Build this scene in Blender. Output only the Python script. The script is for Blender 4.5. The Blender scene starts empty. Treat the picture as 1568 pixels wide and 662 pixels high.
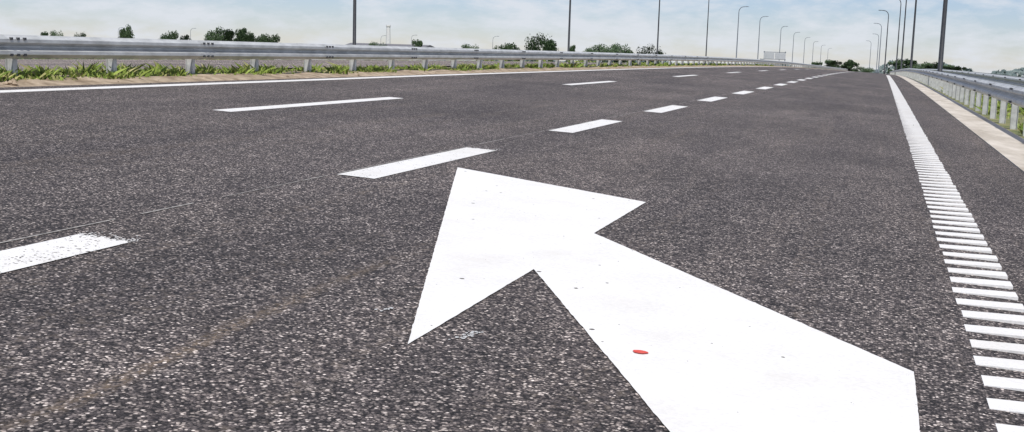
import bpy, bmesh, math, random
from mathutils import Vector, Matrix
random.seed(7)
sc=bpy.context.scene
col=sc.collection
sc.view_settings.view_transform='Standard'; sc.view_settings.look='None'; sc.view_settings.exposure=0

# ---------------- helpers
def D(s):
    if s<35: return 0.0
    if s<147: return (s-35)**2/22000.0
    return .5702+.01018*(s-147)
K=.0455
def zr(x): return -K*x
def newobj(name,verts,faces,mat=None,smooth=False,parent=None):
    me=bpy.data.meshes.new(name); me.from_pydata(verts,[],faces); me.update()
    if mat:
        for m in (mat if isinstance(mat,list) else [mat]): me.materials.append(m)
    if smooth:
        for p in me.polygons: p.use_smooth=True
    o=bpy.data.objects.new(name,me); col.objects.link(o)
    if parent: o.parent=parent
    return o
class MB:
    def __init__(s): s.v=[];s.f=[];s.m=[]
    def box(s,x0,x1,y0,y1,z0,z1,mi=0,dz=None):
        b=len(s.v)
        for (x,y,z) in [(x0,y0,z0),(x1,y0,z0),(x1,y1,z0),(x0,y1,z0),(x0,y0,z1),(x1,y0,z1),(x1,y1,z1),(x0,y1,z1)]:
            s.v.append((x,y,z-(dz(y) if dz else 0)))
        for q in [(0,3,2,1),(4,5,6,7),(0,1,5,4),(1,2,6,5),(2,3,7,6),(3,0,4,7)]:
            s.f.append(tuple(b+i for i in q)); s.m.append(mi)
    def face(s,pts,mi=0):
        b=len(s.v); s.v+=list(pts); s.f.append(tuple(range(b,b+len(pts)))); s.m.append(mi)
    def tube(s,path,radii,n=8,mi=0,cap=True):
        b=len(s.v); P=[Vector(p) for p in path]
        for i,p in enumerate(P):
            t=(P[min(i+1,len(P)-1)]-P[max(i-1,0)]).normalized()
            a=t.cross(Vector((0,1,0.01))).normalized() if abs(t.y)<.9 else t.cross(Vector((1,0,0))).normalized()
            c=t.cross(a)
            for j in range(n):
                an=2*math.pi*j/n
                q=p+(a*math.cos(an)+c*math.sin(an))*radii[i]; s.v.append(tuple(q))
        for i in range(len(P)-1):
            for j in range(n):
                s.f.append((b+i*n+j,b+i*n+(j+1)%n,b+(i+1)*n+(j+1)%n,b+(i+1)*n+j)); s.m.append(mi)
        if cap:
            s.f.append(tuple(b+j for j in range(n))[::-1]); s.m.append(mi)
            s.f.append(tuple(b+(len(P)-1)*n+j for j in range(n))); s.m.append(mi)
    def make(s,name,mats,smooth=False,parent=None):
        o=newobj(name,s.v,s.f,mats,smooth,parent)
        for p,mi in zip(o.data.polygons,s.m): p.material_index=mi
        return o

# ---------------- materials
def mat(name):
    m=bpy.data.materials.new(name); m.use_nodes=True
    nt=m.node_tree; b=nt.nodes['Principled BSDF']; return m,nt,b
def N(nt,t,**kw):
    n=nt.nodes.new(t)
    for k,v in kw.items():
        if k in n.inputs: n.inputs[k].default_value=v
        else: setattr(n,k,v)
    return n
def ramp(nt,fac,stops,interp='LINEAR'):
    r=nt.nodes.new('ShaderNodeValToRGB'); r.color_ramp.interpolation=interp
    e=r.color_ramp.elements
    while len(e)<len(stops): e.new(.5)
    for el,(p,c) in zip(e,stops):
        el.position=p; el.color=(c,c,c,1) if not isinstance(c,tuple) else (*c,1)
    nt.links.new(fac,r.inputs[0]); return r
def mix(nt,fac,a,b,mode='MIX'):
    m=nt.nodes.new('ShaderNodeMix'); m.data_type='RGBA'; m.blend_type=mode
    for s,v in ((m.inputs[0],fac),(m.inputs[6],a),(m.inputs[7],b)):
        if hasattr(v,'links'): nt.links.new(v,s)
        elif isinstance(v,tuple): s.default_value=(*v,1)
        else: s.default_value=v
    return m.outputs[2]
def coords(nt,scale=(1,1,1)):
    tc=nt.nodes.new('ShaderNodeTexCoord'); mp=nt.nodes.new('ShaderNodeMapping'); mp.inputs['Scale'].default_value=scale
    nt.links.new(tc.outputs['Object'],mp.inputs[0]); return mp.outputs[0]
def noise(nt,co,scale,detail=4,rough=.5):
    n=nt.nodes.new('ShaderNodeTexNoise'); n.inputs['Scale'].default_value=scale; n.inputs['Detail'].default_value=detail; n.inputs['Roughness'].default_value=rough
    nt.links.new(co,n.inputs['Vector']); return n.outputs['Fac']
def math_(nt,op,a,b=None):
    m=nt.nodes.new('ShaderNodeMath'); m.operation=op
    for i,v in enumerate((a,b)):
        if v is None: continue
        if hasattr(v,'links'): nt.links.new(v,m.inputs[i])
        else: m.inputs[i].default_value=v
    return m.outputs[0]

def asphalt(name,tone=(1.0,1.0,1.0)):
    m,nt,b=mat(name); L=nt.links.new
    co=coords(nt)
    v=N(nt,'ShaderNodeTexVoronoi',Scale=112.0); L(co,v.inputs['Vector'])
    sep=nt.nodes.new('ShaderNodeSeparateColor'); L(v.outputs['Color'],sep.inputs[0])
    stone=ramp(nt,sep.outputs[0],[(0,(.018,.016,.017)),(.38,(.054,.048,.048)),(.70,(.110,.098,.095)),(.86,(.20,.180,.168)),(.94,(.40,.365,.335)),(1,(.62,.58,.54))])
    gap=ramp(nt,v.outputs['Distance'],[(.4,1.0),(.8,.25)])
    c=mix(nt,1.0,stone.outputs[0],gap.outputs[0],'MULTIPLY')
    v2=N(nt,'ShaderNodeTexVoronoi',Scale=58.0); L(co,v2.inputs['Vector'])
    sep2=nt.nodes.new('ShaderNodeSeparateColor'); L(v2.outputs['Color'],sep2.inputs[0])
    big=ramp(nt,sep2.outputs[1],[(.88,0.0),(.97,.75)])
    gp2=ramp(nt,v2.outputs['Distance'],[(.2,1.0),(.35,.0)])
    c=mix(nt,math_(nt,'MULTIPLY',big.outputs[0],gp2.outputs[0]),c,(.44,.40,.36))
    nb=noise(nt,co,36.0,3,.6)
    c=mix(nt,1.0,c,ramp(nt,nb,[(.36,.50),(.55,1.16)]).outputs[0],'MULTIPLY')
    n1=noise(nt,coords(nt,(1.0,.16,1)),1.1,6,.6)
    r1=ramp(nt,n1,[(.3,(.76,.75,.77)),(.5,(1.0,.985,.98)),(.72,(1.34,1.30,1.26))])
    c=mix(nt,1.0,c,r1.outputs[0],'MULTIPLY')
    n2=noise(nt,co,5.0,5,.65)
    r2=ramp(nt,n2,[(.3,.78),(.7,1.25)])
    c=mix(nt,1.0,c,r2.outputs[0],'MULTIPLY')
    n6=noise(nt,co,.35,4,.6)
    r6=ramp(nt,n6,[(.35,.84),(.65,1.2)])
    c=mix(nt,1.0,c,r6.outputs[0],'MULTIPLY')
    n3=noise(nt,coords(nt,(3.2,.10,1)),1.0,5,.7)
    n4=noise(nt,co,26.0,3,.6)
    f3=ramp(nt,math_(nt,'MULTIPLY',n3,n4),[(.30,0.0),(.42,.35)])
    c=mix(nt,f3.outputs[0],c,(.21,.175,.14))
    sx=nt.nodes.new('ShaderNodeSeparateXYZ'); L(co,sx.inputs[0])
    wob=math_(nt,'MULTIPLY',math_(nt,'SUBTRACT',noise(nt,coords(nt,(.6,.6,1)),1.0,3),.5),.22)
    for xc,wd,am,yend in ((1.93,.050,.45,6.5),(4.9,.12,.14,30)):
        q=math_(nt,'ABSOLUTE',math_(nt,'ADD',math_(nt,'ADD',sx.outputs[0],xc),wob))
        q=ramp(nt,math_(nt,'DIVIDE',q,wd),[(0,1.0),(1,0.0)]).outputs[0]
        g=ramp(nt,noise(nt,coords(nt,(60,25,1)),1.0,4,.7),[(.42,0.0),(.64,1.0)]).outputs[0]
        g2=ramp(nt,noise(nt,coords(nt,(.5,.9,1)),1.0,3,.5),[(.38,0.15),(.58,1.0)]).outputs[0]
        fy=ramp(nt,math_(nt,'DIVIDE',sx.outputs[1],yend),[(.55,1.0),(1,0.0)]).outputs[0]
        q=math_(nt,'MULTIPLY',math_(nt,'MULTIPLY',q,g),math_(nt,'MULTIPLY',math_(nt,'MULTIPLY',g2,am),fy))
        c=mix(nt,q,c,(.34,.26,.17))
    c=mix(nt,1.0,c,tone,'MULTIPLY')
    L(c,b.inputs['Base Color']); b.inputs['Roughness'].default_value=.82
    b.inputs['Specular IOR Level'].default_value=.35
    bp=N(nt,'ShaderNodeBump',Strength=.65,Distance=.004)
    hh=math_(nt,'ADD',math_(nt,'MULTIPLY',v.outputs['Distance'],-1.0),math_(nt,'MULTIPLY',sep.outputs[1],.5))
    L(hh,bp.inputs['Height']); L(bp.outputs[0],b.inputs['Normal'])
    return m
M_asph=asphalt('asphalt',(1.10,1.06,1.05))
M_asph2=asphalt('asphalt_other',(2.1,2.0,1.9))

def paint(name,wear=.0,base=.80):
    m,nt,b=mat(name); L=nt.links.new
    co=coords(nt)
    n=noise(nt,co,3.0,6,.6)
    c=ramp(nt,n,[(.3,(base*.92,base*.905,base*.875)),(.7,(base,base*.99,base*.965))]).outputs[0]
    n5=noise(nt,co,60.0,3,.6)
    c=mix(nt,1.0,c,ramp(nt,n5,[(.3,.90),(.6,1.0)]).outputs[0],'MULTIPLY')
    nd=noise(nt,co,1.3,5,.7)
    c=mix(nt,ramp(nt,nd,[(.50,0.0),(.72,.55)]).outputs[0],c,(.62,.59,.54))
    for sc_,rr,th in ((9.0,.11,.40),(23.0,.10,.68),(4.0,.055,.45)):
        v=N(nt,'ShaderNodeTexVoronoi',Scale=sc_); L(co,v.inputs['Vector'])
        sp=nt.nodes.new('ShaderNodeSeparateColor'); L(v.outputs['Color'],sp.inputs[0])
        rad=math_(nt,'MULTIPLY',math_(nt,'POWER',sp.outputs[0],2.0),rr)
        jag=math_(nt,'MULTIPLY',noise(nt,co,140,2),.9)
        f=math_(nt,'LESS_THAN',math_(nt,'MULTIPLY',v.outputs['Distance'],math_(nt,'ADD',jag,.55)),rad)
        f=math_(nt,'MULTIPLY',f,math_(nt,'GREATER_THAN',sp.outputs[1],th))
        c=mix(nt,f,c,(.08,.07,.06))
    if wear>0:
        v3=N(nt,'ShaderNodeTexVoronoi',Scale=120.0); L(co,v3.inputs['Vector'])
        s3=nt.nodes.new('ShaderNodeSeparateColor'); L(v3.outputs['Color'],s3.inputs[0])
        nn=noise(nt,co,7.0,4,.6)
        g=math_(nt,'ADD',s3.outputs[0],math_(nt,'MULTIPLY',nn,.5))
        g=math_(nt,'GREATER_THAN',g,1.27-wear)
        c=mix(nt,g,c,(.12,.11,.10))
    L(c,b.inputs['Base Color']); b.inputs['Roughness'].default_value=.7
    b.inputs['Specular IOR Level'].default_value=.3
    vb=N(nt,'ShaderNodeTexVoronoi',Scale=120.0); L(co,vb.inputs['Vector'])
    bp=N(nt,'ShaderNodeBump',Strength=.25,Distance=.003); L(vb.outputs['Distance'],bp.inputs['Height']); L(bp.outputs[0],b.inputs['Normal'])
    return m
M_paint=paint('road_paint'); M_paintw=paint('road_paint_worn',.085); M_paintl=paint('road_paint_light_wear',.02,.77)

def simple(name,cola,colb,scale=4,rough=.8,metal=0,stretch=(1,1,1),bump=0,spec=.5,detail=5):
    m,nt,b=mat(name)
    co=coords(nt,stretch); n=noise(nt,co,scale,detail,.6)
    c=ramp(nt,n,[(.32,cola),(.68,colb)])
    nt.links.new(c.outputs[0],b.inputs['Base Color']); b.inputs['Roughness'].default_value=rough; b.inputs['Metallic'].default_value=metal
    b.inputs['Specular IOR Level'].default_value=spec
    if bump:
        bp=N(nt,'ShaderNodeBump',Strength=bump,Distance=.02); nt.links.new(n,bp.inputs['Height']); nt.links.new(bp.outputs[0],b.inputs['Normal'])
    return m
M_galv=simple('galvanised_steel',(.42,.43,.42),(.64,.65,.64),7,.5,.25,(1,.5,1))
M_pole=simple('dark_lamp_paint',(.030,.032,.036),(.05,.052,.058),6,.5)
M_lampfar=simple('far_lamp_grey',(.13,.15,.18),(.18,.20,.23),6,.5)  # paler, bluer grey for the far lamps and the gantry frame
M_conc=simple('light_concrete',(.38,.335,.275),(.64,.59,.52),2.2,.9,0,(1,.35,1),.2,.3,8)
M_dirt=simple('dirt',(.19,.14,.09),(.46,.37,.27),5,.95,0,(1,1,1),.8)
M_ground=simple('ground_grass',(.055,.085,.03),(.17,.16,.09),.09,.95,0,(1,1,1),0,.2,9)
M_white=simple('white_wall',(.62,.62,.60),(.74,.74,.72),1.5,.8)
M_dark=simple('dark_glass',(.03,.035,.04),(.05,.055,.06),3,.3)
M_orange=simple('orange_paint',(.55,.09,.03),(.62,.14,.05),3,.6)
M_roof=simple('roof_grey',(.12,.12,.13),(.2,.2,.21),2,.8)
M_bark=simple('bark',(.05,.035,.025),(.10,.08,.06),9,.9)
M_red=simple('red_paint',(.60,.05,.03),(.68,.10,.07),50,.6)
M_sign=simple('sign_back_grey',(.42,.44,.45),(.52,.54,.55),3,.5)
def leafmat(name,a,b2):
    m,nt,b=mat(name)
    oi=nt.nodes.new('ShaderNodeNewGeometry')
    r=ramp(nt,oi.outputs['Random Per Island'],[(0,a),(1,b2)])
    nt.links.new(r.outputs[0],b.inputs['Base Color']); b.inputs['Roughness'].default_value=.7; b.inputs['Specular IOR Level'].default_value=.25
    return m
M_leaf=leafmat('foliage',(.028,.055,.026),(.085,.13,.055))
M_blade=leafmat('grass_blades',(.11,.17,.025),(.30,.38,.08))
M_dry=leafmat('grass_blades_dry',(.18,.19,.06),(.42,.39,.17))

# ---------------- longitudinal sheets
ys=[-20,-10,-4,0]+[2.5*i for i in range(1,17)]+[45+5*i for i in range(0,32)]+[210,230,260,300,360,450,600,900,1300]
def strip(name,prof,mat_,y0=-20,y1=1300,sub=None,jit=0,parent=None,xf=None):
    Y=[y for y in ys if y0<=y<=y1]; v=[];f=[]
    if y0 not in Y: Y=[y0]+Y
    if y1 not in Y: Y=Y+[y1]
    if sub:
        Y=[]; y=y0
        while y<y1: Y.append(y); y+=sub*(1+max(0,y)/25)
        Y.append(y1)
    n=len(prof)
    for y in Y:
        for i,(x,z) in enumerate(prof):
            jj=random.uniform(-jit,jit) if (jit and 0<i<n-1) else 0
            if xf: dx=xf(y); v.append((x+dx,y,z-K*dx-D(y)+jj))
            else: v.append((x,y,z-D(y)+jj))
    for i in range(len(Y)-1):
        for j in range(n-1):
            a=i*n+j; f.append((a,a+1,a+n+1,a+n))
    return newobj(name,v,f,mat_,False,parent)

strip('road',[(-9.25,zr(-9.25)),(1.42,zr(1.42))],M_asph)
strip('road',[(-24.8,.28),(-18,.40),(-12.4,.46)],M_asph2)

def gbase(x):
    pts=[(-4000,-1.0),(-36,-1.0),(-27,.08),(-12.4,.32),(-9,.2),(2.2,-.3),(5.4,-.42),(10,-1.3),(4000,-1.3)]
    for (a,za),(b,zb) in zip(pts,pts[1:]):
        if a<=x<=b: return za+(zb-za)*(x-a)/(b-a)
gx=[-4000,-2500,-1500,-900,-600,-400,-280,-200,-150,-110,-85,-65,-50,-42,-36,-31,-27,-20,-12.4,-9,-4,0,2.2,5.4,7,10,20,35,60,100,170,280,450,700,1200,2500,4000]
gy=[-300,-100,-40,-20,0,10,20,30,40,50,60,70,80,95,110,130,150,175,200,240,300,400,550,800,1200,1800,2800,4000]
v=[];f=[]
for y in gy:
    for x in gx:
        corr=-27<=x<=10
        s=max(y,0) if corr else math.hypot(x,y)
        v.append((x,y,gbase(x)-D(s)))
n=len(gx)
for i in range(len(gy)-1):
    for j in range(n-1):
        a=i*n+j; f.append((a,a+1,a+n+1,a+n))
newobj('ground',v,f,M_ground)

strip('verge_soil',[(-12.4,.42),(-11.6,.44),(-11,.47),(-10.5,.49),(-10.1,.50),(-9.8,.50),(-9.6,.485),(-9.45,.46),(-9.25,.415)],M_dirt,-20,400,.35,.02)
strip('verge_grass',[(2.12,-.12),(2.5,-.14),(3.0,-.17),(3.6,-.20),(4.4,-.24),(5.4,-.30)],simple('verge_green',(.08,.11,.03),(.24,.22,.10),3,.95),-20,400,.6,.02)
strip('concrete_gutter',[(1.42,zr(1.42)-.02),(1.425,zr(1.42)+.012),(1.62,zr(1.62)+.010),(1.64,zr(1.64)+.0),(2.10,zr(2.1)+.0),(2.12,-.16)],M_conc)

# ---------------- markings
MZ=.004
def sheet(mb,poly,z=MZ,mi=0):
    mb.face([(x,y,zr(x)-D(y)+z) for x,y in poly],mi)
def ragged(x0,x1,y0,y1,j0=.0,j1=.0,n=18):
    p=[]
    for i in range(n+1):
        x=x0+(x1-x0)*i/n; p.append((x,y0+random.uniform(-j0,j0)))
    for i in range(n+1):
        x=x1+(x0-x1)*i/n; p.append((x,y1+random.uniform(-j1,j1)))
    return p
mb=MB()
arrow=[(-2.91,7.90),(-1.37,3.30),(-1.37,4.70),(-.46,2.90),(-.36,2.65),(-.36,.20),(.17,.20),(.17,3.90),(-1.37,5.80),(-1.37,7.20)]
pa=[]
for i,(a,b) in enumerate(zip(arrow,arrow[1:]+arrow[:1])):
    L_=math.hypot(b[0]-a[0],b[1]-a[1]); k=max(1,int(L_/.03)); pa.append(a)
    for j in range(1,k):
        t=j/k; pa.append((a[0]+(b[0]-a[0])*t+random.gauss(0,.0009),a[1]+(b[1]-a[1])*t+random.gauss(0,.0013)))
sheet(mb,pa)
mb.make('arrow_marking',[M_paint])
mb=MB()
pts=[(-.685+.026*math.cos(a*.5236)*(1+random.uniform(-.12,.12)),3.62+.020*math.sin(a*.5236)) for a in range(12)]
sheet(mb,pts,.008); mb.make('red_paint_spot',[M_red])
mb=MB()
for (cx,cy,rx,ry,k) in [(-1.25,3.50,.028,.13,26),(-1.62,3.68,.02,.05,9)]:
    for _ in range(k):
        t0=random.gauss(0,.45); a=cx+t0*rx+random.gauss(0,.010); c=cy+t0*ry+random.gauss(0,.012); r=random.uniform(.003,.009)
        sheet(mb,[(a+r*math.cos(t)*random.uniform(.6,1.2),c+r*1.6*math.sin(t)*random.uniform(.6,1.2)) for t in [i*1.047 for i in range(6)]])
mb.make('paint_splash',[simple('dull_paint',(.38,.38,.37),(.60,.60,.59),40,.8)])
mb=MB()
def xo(y): return .0055*max(0,min(y,38)-11)
for i in range(-1,34):
    y0=6.84+5.05*i; y1=y0+2.5
    if i==-1:
        y1=4.17
        sheet(mb,ragged(-3.27,-3.00,y0,y1-.02,.01,.028,40),MZ,0)
        for _ in range(110):
            a=random.uniform(-3.29,-2.99); c=y1+abs(random.gauss(0,.05))-.04; r=random.uniform(.0015,.006)
            sheet(mb,[(a+r*math.cos(t),c+r*1.5*math.sin(t)) for t in [k*1.2566 for k in range(5)]],MZ,0)
    else:
        j=.025 if i==0 else .006
        e=xo(y0)
        sheet(mb,ragged(-3.36+e,-3.09+e,y0,y1,.006,j,24),MZ,1)
        if i==0:
            for _ in range(60):
                a=random.uniform(-3.37,-3.08); c=y1+abs(random.gauss(0,.10))-.02; r=random.uniform(.002,.007)
                sheet(mb,[(a+r*math.cos(t),c+r*1.5*math.sin(t)) for t in [k*1.2566 for k in range(5)]],MZ,1)
mb.make('dashed_lane_marking',[M_paintw,M_paintl])
mb=MB()
for i in range(-1,12):
    y0=10.35+13.6*i
    sheet(mb,ragged(-6.50,-6.28,y0,y0+4.5,.006,.006))
mb.make('dashed_lane_marking',[M_paintl])
strip('edge_line_marking',[(-8.92,zr(-8.92)+MZ),(-8.70,zr(-8.70)+MZ)],M_paintl,-10,400,xf=lambda y:-.22*max(0,min(1,(y-9)/14)))
strip('edge_line_marking',[(-13.5,.4435),(-13.3,.445)],M_paintl,-10,400)
mb=MB(); y=.2
while y<110:
    a=random.uniform(-.006,.006); w_=random.uniform(.115,.13)
    mb.box(.38+a,.65+a,y,y+w_,zr(.5)-.008,zr(.5)+.0075+random.uniform(-.001,.001),0,D); y+=.262
mb.make('ribbed_edge_line',[M_paint])
mb=MB(); y=-2
while y<90:
    w=random.uniform(.003,.008); l=random.uniform(.3,.9); e=xo(y)
    sheet(mb,[(-3.385-w+e,y),(-3.385+w+e,y),(-3.385+w+e,y+l),(-3.385-w+e,y+l)],.003); y+=l+random.choice([0.02,.06,.2,.3])
mb.make('pavement_joint',[simple('joint_chalk',(.15,.14,.13),(.44,.42,.39),30,.9)])

# ---------------- guardrails
def guardrail(name,x,ztop,zgrd,side,y0,y1,bh=.31,double=False,spacing=2.0,phase=0,thick=.09):
    mb=MB()
    prof=[(.0,0),(.02,-.02),(.075,-.055),(.075,-.10),(.0,-.145),(.0,-.165),(.075,-.21),(.075,-.255),(.02,-.29),(0,-.31)]
    prof=[(a,b*bh/.31) for a,b in prof]
    Y=[];y=y0
    while y<y1: Y.append(y); y+=2 if y<100 else 6
    def beam(sgn,off):
        b=len(mb.v);n=len(prof)
        for t,lay in ((0,0),(-.006,1)):
            for yy in Y:
                for (a,c) in prof:
                    mb.v.append((x+sgn*(off+a+t),yy,ztop+c-D(yy)))
        m=len(Y)*n
        for i in range(len(Y)-1):
            for j in range(n-1):
                q=b+i*n+j; mb.f.append((q,q+1,q+n+1,q+n)); mb.m.append(0)
                q+=m; mb.f.append((q,q+n,q+n+1,q+1)); mb.m.append(0)
        for i in range(len(Y)-1):
            for j in (0,n-1):
                q=b+i*n+j; mb.f.append((q,q+n,q+n+m,q+m)); mb.m.append(0)
        yy=y0+phase+1.0
        while yy<min(y1,70):
            bb=len(mb.v)
            for e in (0,.32):
                for (a,c) in prof: mb.v.append((x+sgn*(off+a+.005),yy+e,ztop+c-D(yy)))
            for j in range(n-1):
                mb.f.append((bb+j,bb+j+1,bb+n+j+1,bb+n+j)); mb.m.append(0)
            for e in (.05,.16,.27):
                for zc in (-.05,-.26):
                    zc=zc*bh/.31
                    mb.box(*sorted((x+sgn*(off+.07),x+sgn*(off+.10))),yy+e-.015,yy+e+.015,ztop+zc-.015,ztop+zc+.015,1,D)
            yy+=4.0
    beam(side,thick)
    if double: beam(-side,thick)
    y=y0+phase
    while y<y1:
        d=D(y); t_=random.uniform(-.012,.012)
        mb.box(x-.05,x+.05,y+t_-.0035,y+t_+.0035,zgrd-.25-d,ztop-.03-d)
        mb.box(x-.057,x-.0505,y+t_-.035,y+t_+.035,zgrd-.25-d,ztop-.03-d)
        mb.box(x+.0505,x+.057,y+t_-.035,y+t_+.035,zgrd-.25-d,ztop-.03-d)
        for sg in ((side,-side) if double else (side,)):
            a,bx=sorted((x+sg*.059,x+sg*(thick+.004)))
            mb.box(a,bx,y-.05,y+.05,ztop-bh*.78-d,ztop-bh*.22-d)
        y+=spacing if y<120 else spacing*2
    return mb.make(name,[M_galv,M_pole])
guardrail('guardrail',-9.75,1.00,.52,+1,2.0,420,bh=.275,double=True,spacing=1.85,phase=.0)
guardrail('guardrail',2.27,.65,-.12,-1,4.0,420,bh=.32,spacing=2.0)
guardrail('guardrail',3.75,.66,-.2,+1,4.0,420,bh=.30,double=True,spacing=2.0,phase=1)

# ---------------- street lamps
def lamp(x,y,H,arm,far=False,zg=None,r0=.12):
    mb=MB(); zb=zg-D(math.hypot(x,y) if abs(x)>20 else y)-.1
    h=H
    path=[(x,y,zb)]; rad=[r0*1.0]
    path+= [(x,y,zb+.9),(x,y,zb+.95)]; rad+=[r0,r0*.78]
    path+= [(x,y,zb+h*.5),(x,y,zb+h-1.2)]; rad+=[r0*.62,r0*.45]
    for t in range(1,7):
        a=t/6*math.pi/2*.93
        path.append((x+arm*.95*(1-math.cos(a)),y,zb+h-1.2+1.15*math.sin(a))); rad.append(r0*.42)
    ex=path[-1]
    path.append((ex[0]+arm*.45,y,ex[2]+.05)); rad.append(r0*.4)
    mb.tube(path,rad,8,0)
    mb.box(x-.22,x+.22,y-.22,y+.22,zb-.05,zb+.06,0)
    hx=path[-1][0]; hz=path[-1][2]
    b=len(mb.v)
    sec=[(0,.05,.05),(.15,.13,.08),(.5,.17,.09),(.8,.12,.06),(.9,.05,.03)]
    for (t,wy,wz) in sec:
        for (a,c) in ((-wy,-wz*.6),(wy,-wz*.6),(wy*.7,wz),(-wy*.7,wz)):
            mb.v.append((hx+arm*t*.9,y+a,hz+c))
    for i in range(len(sec)-1):
        for j in range(4):
            q=(b+i*4+j,b+i*4+(j+1)%4,b+(i+1)*4+(j+1)%4,b+(i+1)*4+j)
            mb.f.append(q); mb.m.append(0)
    mb.f.append((b,b+1,b+2,b+3)); mb.m.append(0); mb.f.append(tuple(len(mb.v)-4+i for i in range(4))); mb.m.append(0)
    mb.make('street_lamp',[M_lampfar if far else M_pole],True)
LX=-30.6
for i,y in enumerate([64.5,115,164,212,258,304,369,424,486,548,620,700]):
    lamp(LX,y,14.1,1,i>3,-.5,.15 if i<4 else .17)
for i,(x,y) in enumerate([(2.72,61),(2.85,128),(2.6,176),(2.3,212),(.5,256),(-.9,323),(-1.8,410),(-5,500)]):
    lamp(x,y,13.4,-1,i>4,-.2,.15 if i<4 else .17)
for (x,y) in [(-215,330),(-250,340),(-150,360),(-170,380),(-118,350),(-300,330)]:
    lamp(x,y,9.0,1,True,-1,.12)

# ---------------- trees
def tree_mesh(name,h,w,seed,nl=2600,ls=.17):
    R=random.Random(seed); mb=MB()
    th=h*.28
    path=[(0,0,-.5)]+[(R.uniform(-.03,.03)*h*.3,R.uniform(-.03,.03)*h*.3,th*t) for t in (.4,1,1.7,2.4)]
    mb.tube(path,[h*.03,h*.026,h*.02,h*.013,h*.005],6,0)
    cl=[]
    for i in range(13):
        a=R.uniform(0,6.28); rr=R.uniform(.1,.75)**.7*w*.5; z=R.uniform(.22,.9)*h
        k=1-abs(z/h-.5)*1.1
        c=Vector((math.cos(a)*rr*k*1.3,math.sin(a)*rr*k*1.3,z)); cl.append((c,R.uniform(.12,.25)*w))
        mb.tube([path[3],tuple((Vector(path[3])+c)*.5+Vector((0,0,-.1*h*.3))),tuple(c)],[h*.011,h*.007,h*.003],4,0)
    cl.append((Vector((0,0,h*.86)),w*.17))
    for i in range(nl):
        c,r=R.choice(cl)
        d=Vector((R.gauss(0,1),R.gauss(0,1),R.gauss(0,.75))).normalized()*r*(R.random()**.4)
        p=c+d; s=ls*R.uniform(.6,1.4)
        u=Vector((R.gauss(0,1),R.gauss(0,1),R.gauss(0,1))).normalized(); w2=u.orthogonal().normalized()
        mb.face([tuple(p+u*s),tuple(p+w2*s*.6),tuple(p-u*s),tuple(p-w2*s*.6)],1)
    me=bpy.data.meshes.new(name); me.from_pydata(mb.v,[],mb.f); me.update()
    me.materials.append(M_bark); me.materials.append(M_leaf)
    for p,mi in zip(me.polygons,mb.m): p.material_index=mi
    return me
TM=[tree_mesh('tree_mesh_a',6,5,1),tree_mesh('tree_mesh_b',6,6.5,2),tree_mesh('tree_mesh_c',6,6.5,3),tree_mesh('tree_mesh_d',6,4.2,4)]
def place(dx,Y): return (0.952*dx)/(1870+.303*dx)*Y
def tree(dx,Y,h,w=None,k=0,name='tree'):
    o=bpy.data.objects.new(name,TM[k%4]); col.objects.link(o)
    x=place(dx,Y); s=math.hypot(x,Y)
    o.location=(x,Y,-1.0-D(s)-.1*h); o.rotation_euler=(0,0,random.uniform(0,6))
    hs=h/6; ws=(w or h)/6
    o.scale=(ws,ws,hs)
T=[(70,6.0,3.5),(84,6.3,4,2),(125,5.8,3.5),(188,7.6,3.5,3),(197,8.6,4.4,1),(250,5.9,4),(264,6.5,4.5),(284,6.2,4.5),(322,7.3,5,1),(336,8.4,6,1),(352,8.0,6,0),(370,8.3,6,3),(382,6.6,5,2),(402,6.3,4.5,2),(418,6.3,5,2),(575,5.0,5,2),(638,6.3,4,0),(716,5.3,5,2),(778,5.7,6,2),(790,5.0,5,1),(826,8.1,6,1),(836,7.4,5,0),(876,5.9,4,3),(905,5.2,6,2),(922,6.0,7,2),(944,6.2,6,2),(962,5.0,6,1),(995,6.2,5,1)]
for i,t in enumerate(T):
    x=t[0]; h=t[1]; w=t[2]; k=t[3] if len(t)>3 else i
    tree(x-1351.6,250+random.uniform(-12,12),h,w,k)
for x,h,w in [(1252,4.4,5),(1268,5.2,6),(1280,5.0,6),(1303,5.4,7),(1292,3.8,5),(1372,5.6,6),(1388,6.2,7),(1402,4.8,6),(1420,5.2,6),(1434,5.2,7),(1452,4.8,7),(1322,3.0,5),(1468,4.4,6)]:
    tree(x-1351.6,360,h,w*1.15,int(x))
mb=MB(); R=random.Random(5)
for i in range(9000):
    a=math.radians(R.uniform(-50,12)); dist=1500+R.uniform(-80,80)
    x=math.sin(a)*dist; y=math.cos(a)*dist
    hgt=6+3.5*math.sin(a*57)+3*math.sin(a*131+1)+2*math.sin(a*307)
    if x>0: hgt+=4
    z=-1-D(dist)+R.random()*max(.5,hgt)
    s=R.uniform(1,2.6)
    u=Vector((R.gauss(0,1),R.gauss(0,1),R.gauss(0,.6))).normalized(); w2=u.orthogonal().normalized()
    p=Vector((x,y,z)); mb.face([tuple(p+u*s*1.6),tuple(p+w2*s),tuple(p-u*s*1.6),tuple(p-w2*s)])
mb.make('distant_tree_line',[leafmat('hazed_foliage',(.10,.14,.14),(.17,.21,.20))])  # leaf colour paled towards blue, distance haze painted in

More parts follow.
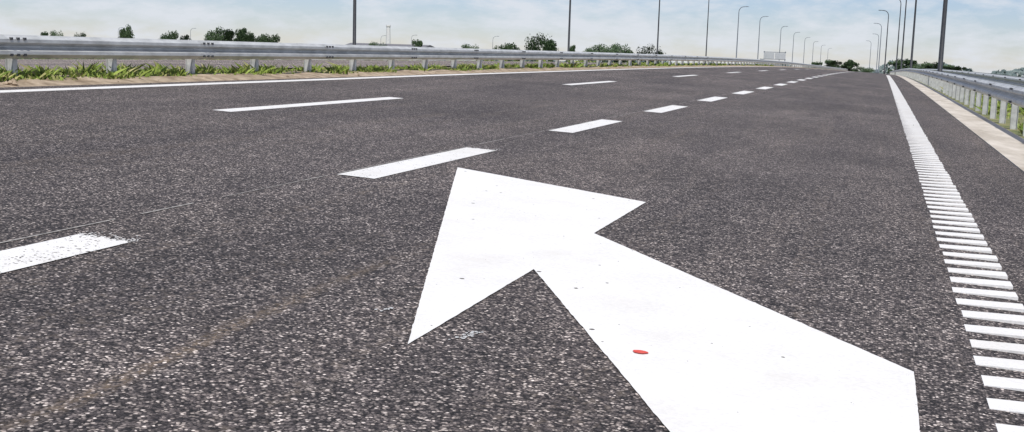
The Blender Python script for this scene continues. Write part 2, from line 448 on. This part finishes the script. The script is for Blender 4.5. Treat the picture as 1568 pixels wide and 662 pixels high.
# ---------------- grass
def grass(name,xa,xb,y0,y1,n,zf,h0,h1,mats,seed,clump=True,dens=90,pw=1.7):
    R=random.Random(seed); mb=MB()
    cl=[(R.uniform(xa,xb),y0+(y1-y0)*R.random()**pw,R.uniform(.05,.22),R.uniform(.25,1.2)**1.5) for _ in range(int(n/dens))]
    for i in range(n):
        if clump and R.random()<.90:
            cx,cy,cr,ch=R.choice(cl); x=cx+R.gauss(0,cr*.6); y=cy+R.gauss(0,cr*1.5)
            ch*=max(.35,1-math.hypot(x-cx,(y-cy)*.6)/(cr*2.0))
        else: x=R.uniform(xa,xb); y=y0+(y1-y0)*R.random()**pw; ch=.35
        if x<xa-.05 or x>xb+.1: continue
        h=R.uniform(h0,h1)*ch; w=R.uniform(.006,.014)*(1+y/40)
        a=R.uniform(0,3.14); dx,dy=math.cos(a)*w,math.sin(a)*w
        lx,ly=R.gauss(0,.7)*h,R.gauss(0,.7)*h; z=zf(x)-D(y)
        mb.face([(x-dx,y-dy,z-.01),(x+dx,y+dy,z-.01),(x+dx*1.2+lx*.4,y+dy*1.2+ly*.4,z+h*.6),(x+lx,y+ly,z+h)],0 if R.random()<.8 else 1)
    return mb.make(name,mats)
grass('grass',-10.4,-9.62,10.8,110,62000,lambda x:.47,.07,.19,[M_blade,M_dry],11,True,85,2.0)
grass('grass',2.35,5.3,14,90,26000,lambda x:-.15-.04*(x-2.3),.08,.26,[M_blade,M_dry],12)
grass('grass',-26.8,-25.0,14,120,9000,lambda x:.2,.1,.4,[M_blade,M_dry],13)
mb=MB(); R=random.Random(3)
for i in range(420):
    x=R.uniform(-10.6,-9.36); y=R.uniform(9.2,11.6) if i<190 else R.uniform(11.6,30); r=R.uniform(.012,.06)*(1 if i<190 else .55)
    z=.50 if x<-9.7 else .45
    if i<150: z+=R.uniform(0,.09)*(1-abs(y-10.4)/1.4)
    b=len(mb.v)
    for (a,c,e) in [(1,0,0),(-1,0,0),(0,1,0),(0,-1,0),(0,0,1),(0,0,-1)]:
        q=r*R.uniform(.7,1.3); mb.v.append((x+a*q,y+c*q,z+e*q*.8))
    for q in [(0,2,4),(2,1,4),(1,3,4),(3,0,4),(2,0,5),(1,2,5),(3,1,5),(0,3,5)]: mb.f.append(tuple(b+k for k in q)); mb.m.append(0)
mb.make('dirt_clods',[M_dirt])

# ---------------- distant buildings and site things
def empty(name,loc):
    e=bpy.data.objects.new(name,None); col.objects.link(e); e.location=loc; return e
def building(name,x,y,w,d,h,roofh=.6,nwin=6,wallm=None):
    s=math.hypot(x,y); e=empty(name,(x,y,-1.0-D(s)-.1))
    mb=MB(); mb.box(-w/2,w/2,-d/2,d/2,0,h); mb.make('walls',[wallm or M_white],parent=e)
    o=.3
    v=[(-w/2-o,-d/2-o,h+.003),(w/2+o,-d/2-o,h+.003),(w/2+o,d/2+o,h+.003),(-w/2-o,d/2+o,h+.003),(-w/2-o,0,h+roofh),(w/2+o,0,h+roofh)]
    newobj('roof',v,[(0,1,5,4),(2,3,4,5),(0,4,3),(1,2,5),(0,3,2,1)],M_roof,parent=e)
    mb=MB()
    for i in range(nwin):
        cx=-w/2+w*(i+.5)/nwin
        if i==nwin//2: mb.box(cx-.5,cx+.5,-d/2-.04,-d/2-.003,.02,min(2.1,h*.8))
        else: mb.box(cx-.6,cx+.6,-d/2-.04,-d/2-.003,h*.4,h*.75)
    mb.make('windows',[M_dark],parent=e)
    mb=MB()
    for i in range(max(2,nwin//2)):
        cy=-d/2+d*(i+.5)/max(2,nwin//2); mb.box(w/2+.003,w/2+.04,cy-.5,cy+.5,h*.4,h*.75)
    mb.make('side_windows',[M_dark],parent=e)
    return e
building('warehouse',place(-870,170),170,16,8,2.6,.5,8)
building('site_office',place(-1090,130),130,7,3,2.0,.2,4)
building('warehouse',place(-755,330),330,26,12,4.5,1,9)
building('site_office',place(-930,150),150,6,2.6,2.2,.2,3)
mb=MB(); x=place(-758,420); zb=-1-D(math.hypot(x,420))
mb.tube([(x,420,zb),(x,420,zb+6),(x,420,zb+13),(x,420,zb+13.3),(x,420,zb+13.9)],[1.1,.95,.75,.95,.9],12)
mb.make('industrial_chimney',[M_white])
def cbarrier(x,y,L,mats,name='concrete_barrier',h=.42):
    mb=MB(); z=.40+.01*(x+18)*1.2-D(y)
    pr=[(-.22,0),(.22,0),(.20,.08),(.09,.2),(.06,h),(-.06,h),(-.09,.2),(-.20,.08)]
    b=len(mb.v); k=6
    for i in range(k+1):
        for (a,c) in pr: mb.v.append((x+a,y+L*i/k,z+c))
    for i in range(k):
        for j in range(8):
            q=(b+i*8+j,b+i*8+(j+1)%8,b+(i+1)*8+(j+1)%8,b+(i+1)*8+j); mb.f.append(q); mb.m.append(i%len(mats))
    mb.f.append(tuple(b+j for j in range(8))[::-1]); mb.m.append(0)
    mb.f.append(tuple(b+k*8+j for j in range(8))); mb.m.append(0)
    mb.make(name,mats)
for yb in (42,44.3,46.6,48.9,51.2,53.5,57,59.3,61.6,63.9): cbarrier(-23.5,yb,2.1,[M_white])
cbarrier(-23.6,37.2,1.5,[M_orange,M_white],'plastic_barrier',.5)
cbarrier(-23.6,39.2,1.5,[M_orange,M_white],'plastic_barrier',.5)
gx0,gy0=place(-166,300),300; zb=-1-D(300)
e=empty('road_sign_gantry',(gx0,gy0,zb))
mb=MB()
for px in (-2.6,2.6): mb.tube([(px,0,0),(px,0,5.7)],[.12,.1],8)
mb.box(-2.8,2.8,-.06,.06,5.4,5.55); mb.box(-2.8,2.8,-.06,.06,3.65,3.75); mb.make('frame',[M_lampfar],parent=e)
mb=MB()
mb.box(-2.7,-.1,-.12,-.07,3.75,5.3); mb.box(.1,2.7,-.12,-.07,3.75,5.3); mb.make('panels',[M_sign],parent=e)
mb=MB(); R=random.Random(9)
for i in range(5000):
    t=R.random(); x=-58+R.gauss(0,.5); y=58+26*t; h=.55+.15*math.sin(t*40)
    p=Vector((x,y,-1-D(math.hypot(x,y))+R.random()*h)); s=R.uniform(.06,.16)
    u=Vector((R.gauss(0,1),R.gauss(0,1),R.gauss(0,1))).normalized(); w2=u.orthogonal().normalized()
    mb.face([tuple(p+u*s),tuple(p+w2*s),tuple(p-u*s),tuple(p-w2*s)])
mb.make('hedge',[leafmat('hedge_leaves',(.02,.09,.03),(.06,.17,.06))])

# ---------------- sky, sun
EL,AZ=math.radians(58),math.radians(160)
w=bpy.data.worlds.new('World'); sc.world=w; w.use_nodes=True; nt=w.node_tree; L=nt.links.new
bg=nt.nodes['Background']
sky=nt.nodes.new('ShaderNodeTexSky'); sky.sky_type='NISHITA'; sky.sun_disc=False; sky.sun_elevation=EL; sky.sun_rotation=AZ
sky.air_density=1.0; sky.dust_density=0; sky.ozone_density=1.0
tc=nt.nodes.new('ShaderNodeTexCoord'); mp=nt.nodes.new('ShaderNodeMapping'); mp.inputs['Scale'].default_value=(1,1,3.2)
L(tc.outputs['Generated'],mp.inputs[0])
nA=noise(nt,mp.outputs[0],19,9,.64); nB=noise(nt,mp.outputs[0],6.0,4,.5)
s_=math_(nt,'ADD',math_(nt,'MULTIPLY',nA,.65),math_(nt,'MULTIPLY',nB,.35))
cf=ramp(nt,s_,[(.43,0.0),(.60,.85)])
bl=mix(nt,1.0,sky.outputs[0],(.68,.77,1.09),'MULTIPLY')
cc=mix(nt,cf.outputs[0],bl,(8.2,8.6,9.3))
L(cc,bg.inputs[0]); bg.inputs[1].default_value=.09
sd=bpy.data.lights.new('sun','SUN'); sd.energy=4.1; sd.angle=math.radians(.5); sd.color=(1,.955,.89)
so=bpy.data.objects.new('sun',sd); col.objects.link(so)
d=Vector((math.sin(AZ)*math.cos(EL),math.cos(AZ)*math.cos(EL),math.sin(EL)))
so.rotation_euler=d.to_track_quat('Z','Y').to_euler()

# ---------------- camera
cam=bpy.data.cameras.new('camera'); co_=bpy.data.objects.new('camera',cam); col.objects.link(co_); sc.camera=co_
Yc=Vector((567.6,237.6,-1766)).normalized(); Uc=Vector((1,-.03,0)).cross(Yc).normalized(); Xc=Yc.cross(Uc)
R3=Matrix((Xc,Yc,Uc))
co_.matrix_world=Matrix.Translation((0,0,1.0))@R3.to_4x4()
cam.sensor_width=36; cam.lens=36*1766/1568; cam.clip_start=.05; cam.clip_end=9000
